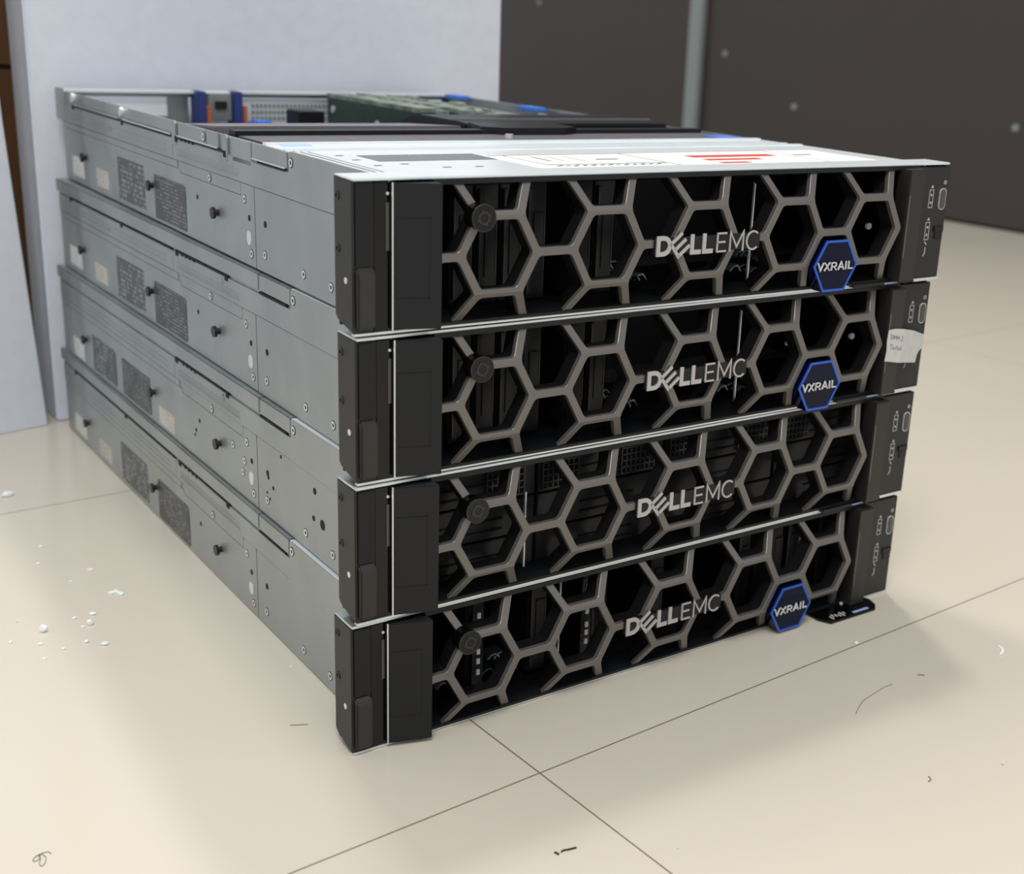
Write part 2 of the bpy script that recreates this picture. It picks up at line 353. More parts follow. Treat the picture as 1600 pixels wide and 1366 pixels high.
# ---------------------------------------------------------------- one rack server
H = 87.6; D = 744.0
def screw_at(par, y, z, r=3.0, x=22.2, m=None):
    a = MB().cyl((y, z), 'x', r*1.18, x-.08, x+.3, 20).build('screw_seat', DARKSLOT, par)
    b = MB().ring((y, z), 'x', r, r*.5, x-.3, x+.2, 20).cyl((y, z), 'x', r*.55, x-.02, x+.2, 12).build('screw', m or SCREW, par)
    MB().cyl((y, z), 'x', r*.5, x-.12, x-.04, 8).build('screw_recess', DARKSLOT, b)
def make_server(kind, label, loc, rz, is_open=False, badge=True):
    t = bpy.data.objects.new('rack_server', None); C.objects.link(t)
    t.location = loc; t.rotation_euler = (0, 0, rz)
    tag(t, label, 'server', 'stacked rack servers')
    # ---- chassis: tray, walls, drive bay shell
    c = MB()
    c.box(24, 458, 3, D, 0.6, 2.0)                                   # bottom
    c.box(23.2, 24.6, 3, D-2, 0.8, H-1.5); c.box(457.4, 458.8, 3, D-2, 0.8, H-1.5)   # side walls
    if is_open:
        c.box(24, 458, D-2, D-.6, .8, 20); c.box(24, 458, D-2, D-.6, H-7, H-.4)
        for x0, x1 in ((24, 34), (128, 150), (196, 206), (318, 330), (452, 458)): c.box(x0, x1, D-2, D-.6, 20, H-7)
    else:
        c.box(24, 458, D-2, D-.6, .8, H-1)
    c.box(24, 458, 150, 151.5, 2, H-3)                               # bulkhead behind the drives
    ch = c.build('chassis', GALV, t)
    # outside left panels, overlapping sheets with seams
    p = MB()
    p.box(22.3, 23.2, 23, 206.4, .8, 56.6); p.box(22.3, 23.2, 207.8, D-14, .8, 47.6)
    p.box(22.3, 23.2, 207.8, 233, 47.6, 56.6); p.box(22.3, 23.2, 366.8, D-14, 47.6, 50.5)
    p.box(22.45, 23.2, 234.2, 366, 48, 56.6)
    p.box(22.3, 23.2, 374, D-10, 51, 56.4)
    p.box(21.9, 23.2, 382.8, D-6, 57.2, 73.2)
    p.box(21.9, 23.2, 144.6, 381.6, 57.2, 73.2)
    p.prism([(23, 57.2), (144.6, 57.2), (144.6, 73.6), (142.8, 74.6), (142.8, H-1.6), (140.5, H-.4), (23, H-.4)], 'x', 21.7, 23.2)
    for zz in (60.5, 62.4, 65.0): p.box(21.5, 22, 238, 372, zz, zz+.7)
    for zz in (61.5, 66.0): p.box(21.5, 22, 400, 720, zz, zz+.8)
    MBp = p.build('side_panel', GALV, t)
    q = MB()                                                          # right side panel, plain
    q.box(458.8, 460, 23, D-10, .8, 56.6).box(458.8, 460.3, 23, D-6, 57.2, H-.6); q.build('side_panel', GALV, t)
    if not is_open:
        for a, b in ((143.8, 197.6), (199.0, D+2)):
            cv = MB().box(21.6, 460.4, a, b, H-1.3, H)
            cv.box(21.6, 22.9, a, b, 75.6, H-.2).box(459.1, 460.4, a, b, 75.6, H-.2)
            cv.build('cover_panel', GALV, t, bevel=.9)
        MB().box(22.0, 460, 3, 142.6, H-1.4, H-.1).build('front_cover', GALVT, t, bevel=.4)
    # slots and rails along the side
    sl = [(150, 198, 73.8, 75.2)]
    if kind == 'hybrid': sl.append((262, 378, 73.9, 75.2))
    else: sl += [(262, 372, 73.9, 75.2), (384, 520, 73.6, 74.9), (530, 690, 73.6, 74.6)]
    for y in ((262, 372, 522, 692) if kind != 'hybrid' else (262, 376)): sl.append((y-3, y+2.5, 70.8, 75.4))
    for k in range(4): sl.append((330+k*9, 334+k*9, 72.6, 74.4))
    for a, b, c0, c1 in sl: MB().box(21.4, 23.3, a, b, c0, c1).build('rail_slot', DARKSLOT, t)
    hl = [(328, 34.2, 1.9), (218, 34, 2.2), (188.2, 34, 2.4), (402, 59.5, 1.4), (500, 60, 1.2)]
    if kind == 'hybrid':
        hl += [(337, 24, 1.8), (340, 19.5, 1.4), (178.5, 25.8, 1.6), (187, 31, 1.6), (109.6, 27, 2.0), (95.5, 27, 3.6), (190, 19, 1.1), (185, 15.5, 1.1), (107, 47, 2.4), (163, 54, 1.4)]
    for y, z, r in hl: MB().cyl((y, z), 'x', r, 22.1, 23, 12).build('hole', DARKSLOT, t)
    for y, z in [(298, 52.3), (226, 46.2), (190, 12.9), (215.6, 9.5), (123, 11.8), (80, 11.5), (270, 69), (35, 11)] + ([(236, 20), (255, 36), (232, 30)] if kind == 'hybrid' else [(560, 64)]):
        screw_at(t, y, z, 2.7)
    screw_at(t, 138.5, 80.3, 2.8, 21.5)
    MB().prism(round_poly(216, 224, 15, 25, 3.9), 'x', 22.1, 22.4).build('round_sticker', SCREW, t)
    for y in ((282, 442, 656) if kind != 'hybrid' else (282, 441, 651)):
        MB().cyl((y, 28.8), 'x', 2.4, 19.0, 22.6, 14).cyl((y, 28.8), 'x', 4.3, 17.2, 19.4, 18).build('rail_stud', POST, t)
    if kind == 'hybrid': L = ((453, 534, 4, 38, LABD), (554, 630, 4, 39, LABD2), (391, 430, 4, 20, STKB), (664, 700, 3, 22, STK))
    else: L = ((356, 437, 3.2, 39, LABD), (466, 545, 5, 42, LABD2), (580, 619, 7, 23.5, STKB), (666, 709, 7, 26, STK))
    for a, b, z0, z1, m in L:
        MB().prism(round_poly(a, b, z0, z1, 2.5 if m in (LABD, LABD2) else 1), 'x', 21.9, 22.32).build('label', m, t, label=('dark grey printed label' if m in (LABD, LABD2) else 'small pale sticker'))
    # ---- front edges
    e = MB(); e.box(.4, 481.6, -.6, 3.0, .3, 1.7)
    e.build('bottom_lip', STEELLINE, t, bevel=.3)
    e = MB(); e.box(.4, 481.6, -.8, 24, H-1.5, H); e.build('top_lip', GALVT if is_open else STEELLINE, t, bevel=.5)
    # ---- ears
    le = MB().prism([(.6, 5.0), (5.5, .8), (23.2, 4.2), (23.2, H-4.5), (.6, H-1.8)][0:0] or [(0.2, 1.8), (20, 6.5), (23.2, 9), (23.2, H-.6), (0.2, H-1.6)], 'x', 0, 1.6)
    le.box(1.6, 13.2, .8, 3, 1.8, H-1.6); le.box(1.6, 23, 20, 22, 3, H-2)
    lo = le.build('left_ear', BLKP, t, bevel=.3)
    for y, z in ((20.2, 76.2), (20, 47.2)): 
        a = MB().ring((y-1.5, z), 'x', 2.5, 1.3, -.6, .2, 16).build('ear_screw', BLKP, lo)
    MB().cyl((8.4, 30.6), 'x', 1.9, -.3, .2, 14).build('ear_rivet', SCREW, lo)
    MB().prism([(.8, 3.6), (-2.6, 4.4), (-3.2, 6), (-3.6, 33.5), (-3.0, 36.4), (.8, 39.4)], 'x', 1.9, 12.6).build('release_latch', CAPM, lo, bevel=.9)
    MB().box(1.8, 12.8, -.6, .9, 39.8, 84.8).build('ear_face', BLK, lo, bevel=.3)
    # status strip between the ear and the bezel
    st = MB().box(13.4, 24, .4, 3, 2.2, 85).build('status_strip', GLOSS, t)
    # ---- bezel
    z_ = MB()
    fy = lambda x: -2.6-(x-23)/26.9*8.1                               # the end block's face leans outwards to the right
    def onface(m, x0, x1, z0, z1, out, back=.4):
        return m.prism([(x0, fy(x0)-out), (x1, fy(x1)-out), (x1, fy(x1)+back), (x0, fy(x0)+back)], 'z', z0, z1)
    z_.prism([(23, 3), (23, fy(23)), (49.9, fy(49.9)), (49.9, 3)], 'z', 2.8, 84.8)      # left end block
    bz = z_.build('bezel', BLK, t, bevel=.4)
    onface(MB(), 22.7, 23.4, 2.6, 85.2, .35).build('edge_strip', STEELLINE, bz)
    MB().box(20.3, 22.2, -.2, .5, 47.5, 74).build('light_slot', BTN, st); MB().cyl((21.3, 79), 'y', .9, -.3, .5, 10).build('status_light', SCREW, st)
    g_ = MB(); onface(g_, 24.2, 43.4, 65.6, 66.3, .06); onface(g_, 24.2, 43.4, 20.6, 21.2, .06); onface(g_, 42.5, 43.4, 20.6, 66.3, .06)
    g_.build('button_gap', DARKSLOT, bz)
    onface(MB(), 24.3, 42.5, 21.2, 65.6, .3).build('release_button', BLK, bz, bevel=.12)
    f = MB(); f.box(49, 447, -1.6, 3, ZTOP-.3, H-1.7); f.box(49, 447, -1.2, 3, 1.8, ZBOT+.4)
    f.prism([(-.8, ZTOP-.6), (-.8, ZTOP), (13, ZTOP), (13, ZTOP-3.5)], 'x', 49.6, 431)
    f.prism([(-.8, ZBOT+.6), (13, ZBOT+5.5), (13, ZBOT), (-.8, ZBOT)], 'x', 49.6, 431)
    f.build('bezel_rail', BLK, bz)
    MB().prism([(429.6, 2.4), (446, 2.4), (446, 84.2), (429.6, 84.2)], 'y', -9.8, 3).build('end_cap', CAPM, bz, bevel=.7)
    mesh_obj('lattice', ME_LAT, bz); mesh_obj('cell_walls', ME_CEL, bz)
    k = MB(); k.cyl((73.2, 65.6), 'y', 7.6, -12.5, -6, 32); k.cyl((73.2, 65.6), 'y', 7.5, -16.2, -13.3, 32); k.cyl((73.2, 65.6), 'y', 6.8, -13.3, -12.5, 32)
    kl = k.build('key_lock', GLOSS, bz, bevel=.3)
    kk = MB(); kk.ring((73.2, 65.6), 'y', 3.9, 2.7, -16.5, -16, 24); 
    for a in (20, 110, 200, 290): kk.cyl((73.2+4.1*math.cos(math.radians(a)), 65.6+4.1*math.sin(math.radians(a))), 'y', .75, -16.6, -16, 8)
    kk.build('key_slot', DRVL, bz)
    MB().ring((73.2, 65.6), 'y', 7.9, 7.3, -16.35, -15.6, 32).build('lock_rim', CAPM, kl)
    MB().box(199.6, 287.4, -11.2, -8.2, 36.2, 46.6).build('logo_plate', BLK, bz)
    lettering().build('logo_lettering', LOGO, bz, bevel=.12)
    if badge:
        bc = (358.4, 20.0)
        hexp = lambda r, rz_: [(bc[0]+r*math.cos(math.radians(60*k)), bc[1]+rz_*math.sin(math.radians(60*k))) for k in range(6)]
        MB().prism(hexp(21.2, 20.9), 'y', -13.6, -3.5).build('badge', BADGE, bz, bevel=.4, label='dark blue hexagonal badge')
        MB().stroke(hexp(20.2, 19.9), 1.7, 'y', -14.1, -13.0, closed=True).build('badge_rim', BADGER, bz, bevel=.2)
        vx_letters().build('badge_lettering', WHITE, bz)
    # ---- right ear with the control panel
    r = MB().prism([(446.4, 2.2), (481.6, 2.2), (481.6, 40), (482, 41.5), (482, 84.8), (446.4, 84.8)], 'y', -1.6, 3)
    r.box(459, 480.4, 18, 22, 3, H-2).box(480.4, 482, 2.5, 22, 3.5, H-1.6)
    re = r.build('right_ear', BLKP, t, bevel=.4)
    MB().prism(round_poly(472.6, 478.6, 53.5, 68.5, 2.9), 'y', -3.2, -1.5).build('power_button', BTN, re, bevel=.6)
    MB().stroke(round_poly(472.4, 478.8, 53.3, 68.7, 3.0), .5, 'y', -2.6, -1.5, closed=True).build('button_rim', SCREW, re)
    MB().ring((477.4, 73.2), 'y', 1.5, .9, -1.8, -1.5, 14).build('power_icon', ICON, re)
    ic = MB()
    for zz in (55, 31):
        ic.stroke([(461.5, zz), (465.6, zz), (465.6, zz+13), (461.5, zz+13)], .45, 'y', -1.85, -1.5, closed=True)
        for d_ in (3.6, 9.3): ic.cyl((463.6, zz+d_), 'y', .9, -1.85, -1.5, 8)
        ic.prism([(462.4, zz+14.5), (465.2, zz+14.5), (463.8, zz+16.6)], 'y', -1.85, -1.5)
    ic.stroke([(462.4, 29.6), (464.6, 27)], .8, 'y', -1.85, -1.5); ic.stroke([(463.6, 25.4), (463.8, 21), (462.2, 18.6)], .7, 'y', -1.85, -1.5)
    ic.build('port_icons', ICON, re)
    MB().box(470.5, 481, -2.6, -1.5, 36.4, 41).box(472, 481, -2.2, -1.5, 31, 36.4).build('ear_catch', GLOSS, re, bevel=.4)
    MB().box(453, 481.8, -2.2, 2, .2, 1.9).build('ear_lip', STEELLINE, re)
    # information tag under the right end
    if kind == 'bottom':
        tg = MB().prism([(391, 2), (391, -13), (396, -22.5), (446, -22.5), (452, -17), (455, -8), (452, 2)], 'z', .1, 2.2).build('information_tag', GLOSS, t, bevel=.4, label='glossy black tag pulled out from under the server')
        m = MB().box(424, 441, -20.4, -17.6, 2.2, 2.35); m.build('tag_sticker', mat('tag_blue_sticker', '#9fb4de', .4), tg)
        m = MB()
        for i in range(6): m.box(401+i*3, 402.6+i*3, -20+((i*7) % 4), -15+((i*5) % 3), 2.2, 2.35)
        m.build('tag_print', ICON, tg)
        MB().cyl((427, -3), 'z', 1.4, 2.2, 3.4, 10).build('tag_rivet', WHITE, tg)
    else:
        tg = MB().box(389, 453, -4.2, 20, .05, 2.3).build('information_tag', GLOSS, t, bevel=.3)
        MB().box(421, 435, -4.4, -4.1, .6, 1.6).build('tag_sticker', mat('tag_pale_sticker', '#8fa3b8', .4), tg)
    # ---- drive bay behind the lattice
    bay = MB(); bay.box(25, 457.2, 14, 16, 2.2, 6.5); bay.box(24.8, 457.2, 14, 110, 2.0, 3.2); bay.box(24.8, 457.2, 4, 148, H-4.6, H-3.2); bay.box(24.8, 26, 4, 148, 2.2, H-4); bay.box(456, 457.2, 4, 148, 2.2, H-4); bay.box(26, 456, 146, 149, 2.2, H-4)
    bay.build('drive_bay', CELL, t)
    def carrier(x0, x1, y, z0, z1, vertical=True):
        d = MB().box(x0, x1, y, y+90, z0, z1)
        if vertical:
            d.box(x0+.8, x0+4.5, y-3, y, z0+4, z1-3); d.box(x0+6, x1-1, y-1.5, y, z0+16, z1-18)
        o = d.build('drive_carrier', DRV, t, bevel=.4)
        if vertical: MB().box(x0+1.2, x0+1.9, y-3.3, y-2.9, z0+6, z1-6).box(x1-2.2, x1-1.5, y-1.9, y-1.4, z0+18, z1-20).build('carrier_edge', DRVL, o)
        return o
    if kind in ('flash', 'bottom'):
        idx = [1, 2, 3, 4, 6, 7] if kind == 'flash' else [2, 5, 8, 11, 16, 17, 18, 19, 21]
        for i in idx: carrier(56+17.2*i, 56+17.2*i+15.6, 24, 7, 79)
        dv = [306] if kind == 'flash' else [165, 395]
        for x in dv: MB().box(x-.5, x+.5, 18, 19.5, 5, 81).build('divider_plate', SCREW, t)
        rnd = random.Random(5)
        for bx in ((192, 300) if kind == 'flash' else (58, 112)):
            for i in range(7):
                x0 = bx+i*4.6; y0 = 24+rnd.uniform(0, 8); z0 = 10+rnd.uniform(0, 14); l = rnd.uniform(10, 16); q = rnd.uniform(2, 7)
                cl = MB().stroke([(x0-4, z0), (x0-1, z0+q*.5), (x0+3, z0+q*.6), (x0+6, z0-.5)], 1.1, 'y', y0, y0+l*.8)
                cl.build('glint_strip', GLINT, t, bevel=.3)  # made-up metal strips standing in for glints low in the bay
        if kind == 'flash' and not badge == 2:
            MB().cyl((417, 41 if is_open else 45), 'y', 2.4, 13, 15, 14).build('glint_dot', WHITE, t)  # white disc painted in as a specular dot
            if not is_open: MB().cyl((349, 46), 'y', 1.3, 13, 15, 12).build('glint_dot', WHITE, t)
        if kind == 'bottom':
            for x in (96, 183.4):
                tk = MB()
                for zz in (67, 48, 41, 34, 26) if x < 100 else (68, 55, 49, 39, 33, 26): tk.box(x-1.2, x+1.2, 11, 12.2, zz-1.9, zz+1.9)
                tk.build('white_marks', WHITE, t); MB().box(x-4, x+4, 12.4, 15, 6, 78).build('mark_plate', CELL, t)
    else:
        for i in range(4):
            for k in range(3):
                x0 = 30+i*106.5; z0 = 6+k*25.2
                d = MB().box(x0, x0+104, 14, 110, z0, z0+23.6)
                d.box(x0+34, x0+80, 12.4, 14, z0+5, z0+6.3); d.box(x0+34, x0+80, 12.4, 14, z0+12, z0+13.3)
                o = d.build('drive_carrier', DRV, t, bevel=.5)
                if k == 2:
                    for gx in (x0+2, x0+66):
                        g = MB()
                        for a in range(8): g.box(gx+a*4, gx+a*4+.9, 11.6, 13, z0+2, z0+21)
                        for b in range(5): g.box(gx, gx+29, 11.6, 13, z0+2+b*4.5, z0+2.9+b*4.5)
                        g.build('vent_grid', DRVL, o)
        MB().box(124.6, 125.5, 10, 11.5, 6, 60).build('divider_plate', SCREW, t)
    return t

ST = [((3.0142, 1.1323, 264.3), -0.0166), ((4.1178, .7429, 175.8), -0.0027), ((1.8772, -1.3367, 88.0), .0022), ((-.9009, -.0539, 0), .0017)]
def L_(i): return tuple(v*S for v in ST[i][0])
top = make_server('flash', 'top rack server, lid off and circuit boards showing, with black honeycomb bezel', L_(0), ST[0][1], is_open=True)
sec = make_server('flash', 'closed rack server second from top, with the scrap of white paper on its right ear', L_(1), ST[1][1])
thr = make_server('hybrid', 'closed rack server second from bottom, the only one without a blue badge', L_(2), ST[2][1], badge=False)
bot = make_server('bottom', 'bottom rack server standing on the tiled floor, black tag pulled out at its right end', L_(3), ST[3][1])

# ---------------------------------------------------------------- what the open top server shows
T = top
pl = MB(); pl.box(23, 459, 3, 136, H-1.6, H-.3); pl.box(23, 459, 138, 190, H-2.2, H-.9); pl.box(23, 459, 134, 139, H-1.2, H+.5); pl.box(23, 459, 185, 191, H-1.5, H+.4); pl.box(23, 459, 152, 155, H-1, H-.1)
plate = pl.build('drive_cover', GALVT, T, bevel=.25)
MB().box(31, 32, 25, 134, H-.5, H-.2).box(26, 27, 23, 140, H-.9, H-.1).build('cover_seam', LINE, plate)
MB().box(53, 135.5, 76, 110, H-.3, H-.1).build('grey_label', mat('grey_map_label', '#697073', .45, 0, .25, 500), plate)
lb = MB().box(137, 432, 14, 98, H-.3, H-.12).build('service_label', LWHITE, plate, label='white service label with red bars')
ln = MB()
for a, b, c_, d_ in ((139, 246, 94.6, 96.4), (150, 244, 38.8, 40.8), (150, 151, 40, 94), (244, 245.2, 18, 95), (176, 176.8, 60, 84), (190, 190.8, 52, 84), (204, 222, 62, 66), (165, 167, 60, 84)):
    ln.box(a, b, c_, d_, H-.14, H-.04)
ln.build('label_print', LINE, plate); ln = MB()
for a, b, c_, d_ in ((246, 380, 96.2, 96.9), (380, 380.8, 18, 96), (386, 404, 66, 70)):
    ln.box(a, b, c_, d_, H-.14, H-.04)
ln.build('label_print', LINE, plate); ln = MB()
for i in range(26): ln.box(290+i*1.3+(i % 3)*.4, 290.8+i*1.3, 16+(i*5 % 4), 24-(i*3 % 4), H-.14, H-.04)
ln.build('label_print', LINE, plate); ln = MB()
for i in range(34): ln.box(152+i*2.6, 153.2+i*2.6+(i % 3)*.5, 30+(i*7 % 5), 33+(i*7 % 5), H-.14, H-.04)
ln.build('label_print', LINE, plate)
rd = MB().box(287, 366, 63, 76, H-.14, H-.03).box(286, 337, 45, 54, H-.14, H-.03).box(285, 311, 28, 35, H-.14, H-.03); rd.build('label_bars', RED, plate)
ds = MB()
for x, y in ((60, 60), (78, 40), (100, 40), (150, 22), (40, 55), (40, 85), (40, 110)): ds.box(x, x+5, y, y+3, H-.35, H-.15)
ds.build('cover_slot', LINE, plate)
# side rail pieces above the left wall
rl = MB(); rl.box(24.6, 26, 143, 256, 70, H-2.5); rl.box(24.6, 26, 273, 372, 70, H-2.0); rl.box(24.6, 26, 380, 735, 70, H-3); rl.box(22.2, 26, 143, 735, 73.2, 74)
rl.build('inner_wall', GALV, T, bevel=.3)
rl = MB()
for y in (256, 372): rl.prism([(y, 68), (y+10, 68), (y+10, H-4), (y+7, H-.6), (y+2, H-.6), (y, H-3)], 'x', 21.6, 23)
rl.prism([(210, 70), (246, 70), (246, H-4), (243, H-1.5), (210, H-1.5)], 'x', 21.9, 23.2); rl.box(21.9, 23.2, 146, 208, 75.8, H-1.5)
rl.box(21.9, 23.2, 275, 300, 75.8, H-1.2).box(21.9, 23.2, 302, 366, 75.8, H-1.6)
rl.build('cover_hook', GALV, T, bevel=.3)
for a, b in ((148, 207), (276, 368), (384, 518), (532, 688)): MB().box(20.9, 22.0, a, b, 75.3, 76.4).build('slot_edge', STEELLINE, T, bevel=.3)
screw_at(T, 306, 81, 3.0, 21.6)
MB().cyl((522, 82), 'x', 4, 20.4, 24, 16).build('shoulder_screw', SCREW, T); MB().cyl((691, 82), 'x', 4.6, 20.4, 24, 16).build('shoulder_screw', SCREW, T)
MB().box(23.5, 25, 258, 268, 74, H-6).box(23.5, 25, 374, 379, 72, H-5).build('rail_slot', DARKSLOT, T)
# fan housing
fb = MB(); fb.box(30, 452, 207, 256, 30, H-1.4)
fan = fb.build('fan_housing', mat('fan_housing_grey', '#59575b', .45), T, bevel=.4)
MB().box(28, 452, 256, 270, 25, H+1.8).build('fan_beam', BLK, T, bevel=.6)
for x in (42, 102, 162, 232, 292, 352):
    MB().box(x, x+22, 222, 246, H-2.2, H-1.45).build('fan_opening', DARKSLOT, fan)
    MB().box(x-4, x-2, 220, 240, H-2.2, H-1.2).build('fan_latch', mat('faded_orange', '#8a5648', .5), fan)
MB().prism([(304, 30), (304, H+1.0), (400, H-5), (420, H-30), (420, 30)], 'x', 30, 236).build('air_shroud', SHROUD, T, bevel=1)
sh = MB().prism([(304, 30), (304, H+2.5), (316, H+3.4), (390, H+3.6), (420, H-3), (420, 30)], 'x', 240, 450).build('air_shroud', BLK, T, bevel=1, label='black air shroud')
MB().box(240, 450, 330, 333, H+3.2, H+4.6).build('shroud_rib', SHROUD, sh)
MB().prism([(230, 262), (246, 248), (300, 246), (318, 256), (318, 303), (240, 303)], 'z', H-2, H+4).build('shroud_clip', BLK, T, bevel=1)
MB().cyl((232, 222), 'z', 3.2, H-3, H+1.8, 12).build('thumb_screw', SCREW, T)
MB().box(425, 452, 196, 222, H-3, H-.2).build('blue_latch', BLUE, T, bevel=.5); MB().box(32, 52, 176, 184, H-.9, H-.5).build('blue_latch', mat('pale_blue_mark', '#a9c8ef', .4), T)
# main board, cards and rear
MB().box(27, 455, 306, 738, 5, 8).build('main_board', PCB, T)
rc = MB().box(296, 299, 500, 716, 12, H-4).build('riser_card', PCB, T)
for y, z, r in ((700, 72, 4), (590, 64, 5), (530, 58, 4)): MB().cyl((y, z), 'x', r, 294.6, 296.4, 12).build('card_standoff', SCREW, rc)
rk = MB(); rk.box(296, 322, 500, 718, H-4, H+.6); rk.box(330, 344, 470, 716, H-3, H+1.2)
rk.build('riser_bracket', PCBL, T, bevel=.5)
MB().box(346, 350, 440, 690, 12, H-2).build('riser_card', PCB, T)
MB().box(352, 392, 450, 700, H-10, H-2).build('expansion_card', PCBL, T, bevel=.6)
MB().box(300, 344, 402, 498, 30, H-7).build('expansion_card', DRV, T, bevel=.5)
MB().box(396, 430, 380, 600, 40, H-12).build('expansion_card', DRV, T, bevel=.5)
random.seed(3)
COMP = mat('mixed_components', '#97a196', .4, .3, .5, 90)
for i in range(30):
    x = random.uniform(300, 380); y = random.uniform(470, 690); a = random.uniform(4, 12); b = random.uniform(5, 16)
    MB().box(x, x+a, y, y+b, H-3, H+random.uniform(0, 1.9)).build('board_component', COMP, T)
for x, y in ((432, 505), (440, 680)): MB().box(x, x+16, y, y+34, H-3, H+1.5).build('blue_latch', BLUE, T, bevel=.8)
for x, y in ((395, 600), (410, 450), (428, 420), (440, 396)): MB().box(x, x+5, y, y+14, 50, H-1).build('memory_clip', mat('pale_green_clip', '#9fb5ae', .4), T, bevel=.5)
# rear bay pieces
MB().box(22, 460, D-16, D+1, H-3.0, H+.2).build('rear_rim', GALVT, T, bevel=.8)
MB().box(19, 24, 728, 750, 58, H+1).build('rear_bracket', GALV, T, bevel=1)
for x in (152, 191):
    hb = MB().box(x, x+9, 716, 740, 10, H+.5).build('card_guide', NAVY, T, bevel=.8)
    MB().box(x+9.1, x+13, 714, 736, 20, H-14).build('guide_spring', ORANGE, hb)
MB().box(165, 190, 722, 738, 58, H-2).box(163, 190, 718, 738, 46, 54).box(165, 190, 720, 738, 10, 42).build('port_block', GALV, T, bevel=.5)
MB().box(172, 184, 719, 722.4, 70, 78).box(172, 182, 717, 720.4, 26, 38).build('port_opening', DARKSLOT, T)
MB().box(30, 128, 600, 736, 8, 58).build('power_supply', GALV, T, bevel=.8)
MB().box(34, 126, 736, 738, 62, 74).build('rear_grille', GALVT, T)
rg = MB()
for i in range(20):
    for k in range(3): rg.box(216+i*4.8, 219+i*4.8, 733.6, 734.4, 58+k*6.5, 61.5+k*6.5)
gr = MB().box(206, 318, 734.5, 738, 20, H-8).build('rear_grille', GALVT, T); rg.build('grille_hole', mat('grille_shade', '#7c8486', .6), gr)
MB().box(232, 260, 640, 676, 30, 74).box(216, 236, 610, 640, 30, 62).build('heat_sink', BLK, T, bevel=1)
MB().box(203, 224, 690, 712, 40, 60).build('blue_plug', BLUE, T, bevel=2)

# ---------------------------------------------------------------- paper scrap on the second server's ear
pp = [(430, 53.6), (437, 54.0), (446, 53.0), (463, 49.4), (480.8, 43.6), (481.6, 36.5), (481.2, 33), (476, 31.6), (473.2, 29), (471.4, 22.6), (455, 25.4), (446, 26.6), (429.2, 29.6), (430.2, 38), (429.4, 45)]
def py(x): return -10.6 if x <= 446.5 else -10.6+(x-446.5)/35.5*8.4
m = MB(); n = len(pp); cen = (446.5, 40)
vs = [(x, py(x)-.12, z) for x, z in pp]+[(x, py(x)+.12, z) for x, z in pp]+[(cen[0], py(cen[0])-.12, cen[1]), (cen[0], py(cen[0])+.12, cen[1])]
fs = [(i, (i+1) % n, 2*n) for i in range(n)]+[(n+(i+1) % n, n+i, 2*n+1) for i in range(n)]+[(i, n+i, n+(i+1) % n, (i+1) % n) for i in range(n)]
paper = m.add(vs, fs).build('paper_scrap', PAPER)
paper.location = sec.location; paper.rotation_euler = sec.rotation_euler
tag(paper, 'torn white paper scrap with faint handwriting stuck on the right ear of the second server', 'paper')
def writing(strokes, x0, z0, sc, slope, mt, name):
    m = MB()
    for st_ in strokes:
        pts = [(x0+a*sc, z0+b*sc+a*sc*slope) for a, b in st_]
        for (a, b), (c_, d_) in zip(pts[:-1], pts[1:]):
            k = 4
            for j in range(k):
                p0 = (a+(c_-a)*j/k, b+(d_-b)*j/k); p1 = (a+(c_-a)*(j+1)/k, b+(d_-b)*(j+1)/k)
                s_ = MB().stroke([p0, p1], .42, 'y', 0, 0.05); s_.v = [(x, y+py(x)-.2, z) for x, y, z in s_.v]; m.add(s_.v, s_.f)
    return m.build(name, mt, paper)
writing([[(0, 0), (0, 4), (1.6, 3), (1.6, 1), (0, 0)], [(2.6, 0), (2.6, 3.6)], [(3.6, 0), (3.6, 3.6), (4.8, 1.4), (6, 3.6), (6, 0)], [(7, 0), (7, 3.6), (8.2, 1.4), (9.4, 3.6), (9.4, 0)], [(11.5, 3), (12.4, 3.8), (13.3, 3), (11.4, .2), (13.6, .2)]], 433, 46.2, 1.05, -.2, INK, 'handwriting')
writing([[(0, 4), (3.4, 4)], [(1.7, 4), (1.7, 0)], [(3.4, 1.4), (5, 1.4), (4.6, 2.4), (3.6, 2), (3.8, .4), (5, .3)], [(7, 2.2), (6, 2), (7, 1), (5.8, .4)], [(8.2, 3.8), (8.2, .5), (9, .3)], [(7.4, 2.6), (9, 2.6)], [(9.8, 1.4), (11, 1.4), (10.6, 2.4), (9.8, 1.6), (10, .4), (11.2, .3)], [(13, 4), (13, .3), (12, .5), (12, 1.6), (13, 2)]], 433, 38.2, 1.0, -.15, INKB, 'handwriting')

# ---------------------------------------------------------------- crumbs and litter on the floor
def crumb(x, y, rx, ry, rz, label, mt, name='foam_crumb', cat='foam crumb', group='foam crumbs on the floor', seed=0):
    rx, ry, rz = rx*.66, ry*.66, rz*.66
    rnd = random.Random(seed*17+3); bm = bmesh.new(); bmesh.ops.create_icosphere(bm, subdivisions=2, radius=1)
    for v in bm.verts:
        k = 1+rnd.uniform(-.16, .16); v.co = Vector((v.co.x*rx*k, v.co.y*ry*k, max(-.7, v.co.z*k)*rz))*S
    zmin = min(v.co.z for v in bm.verts)
    for v in bm.verts: v.co.z -= zmin
    me = bpy.data.meshes.new(name); bm.to_mesh(me); bm.free(); me.materials.append(mt)
    o = bpy.data.objects.new(name, me); C.objects.link(o); o.location = (x*S, y*S, 0); o.rotation_euler = (0, 0, rnd.uniform(-.5, .5))
    return tag(o, label, cat, group)
CR = mat('foam_crumb_white', '#eceef2', .7); CRM = mat('mint_white_flake', '#e2efe8', .6)
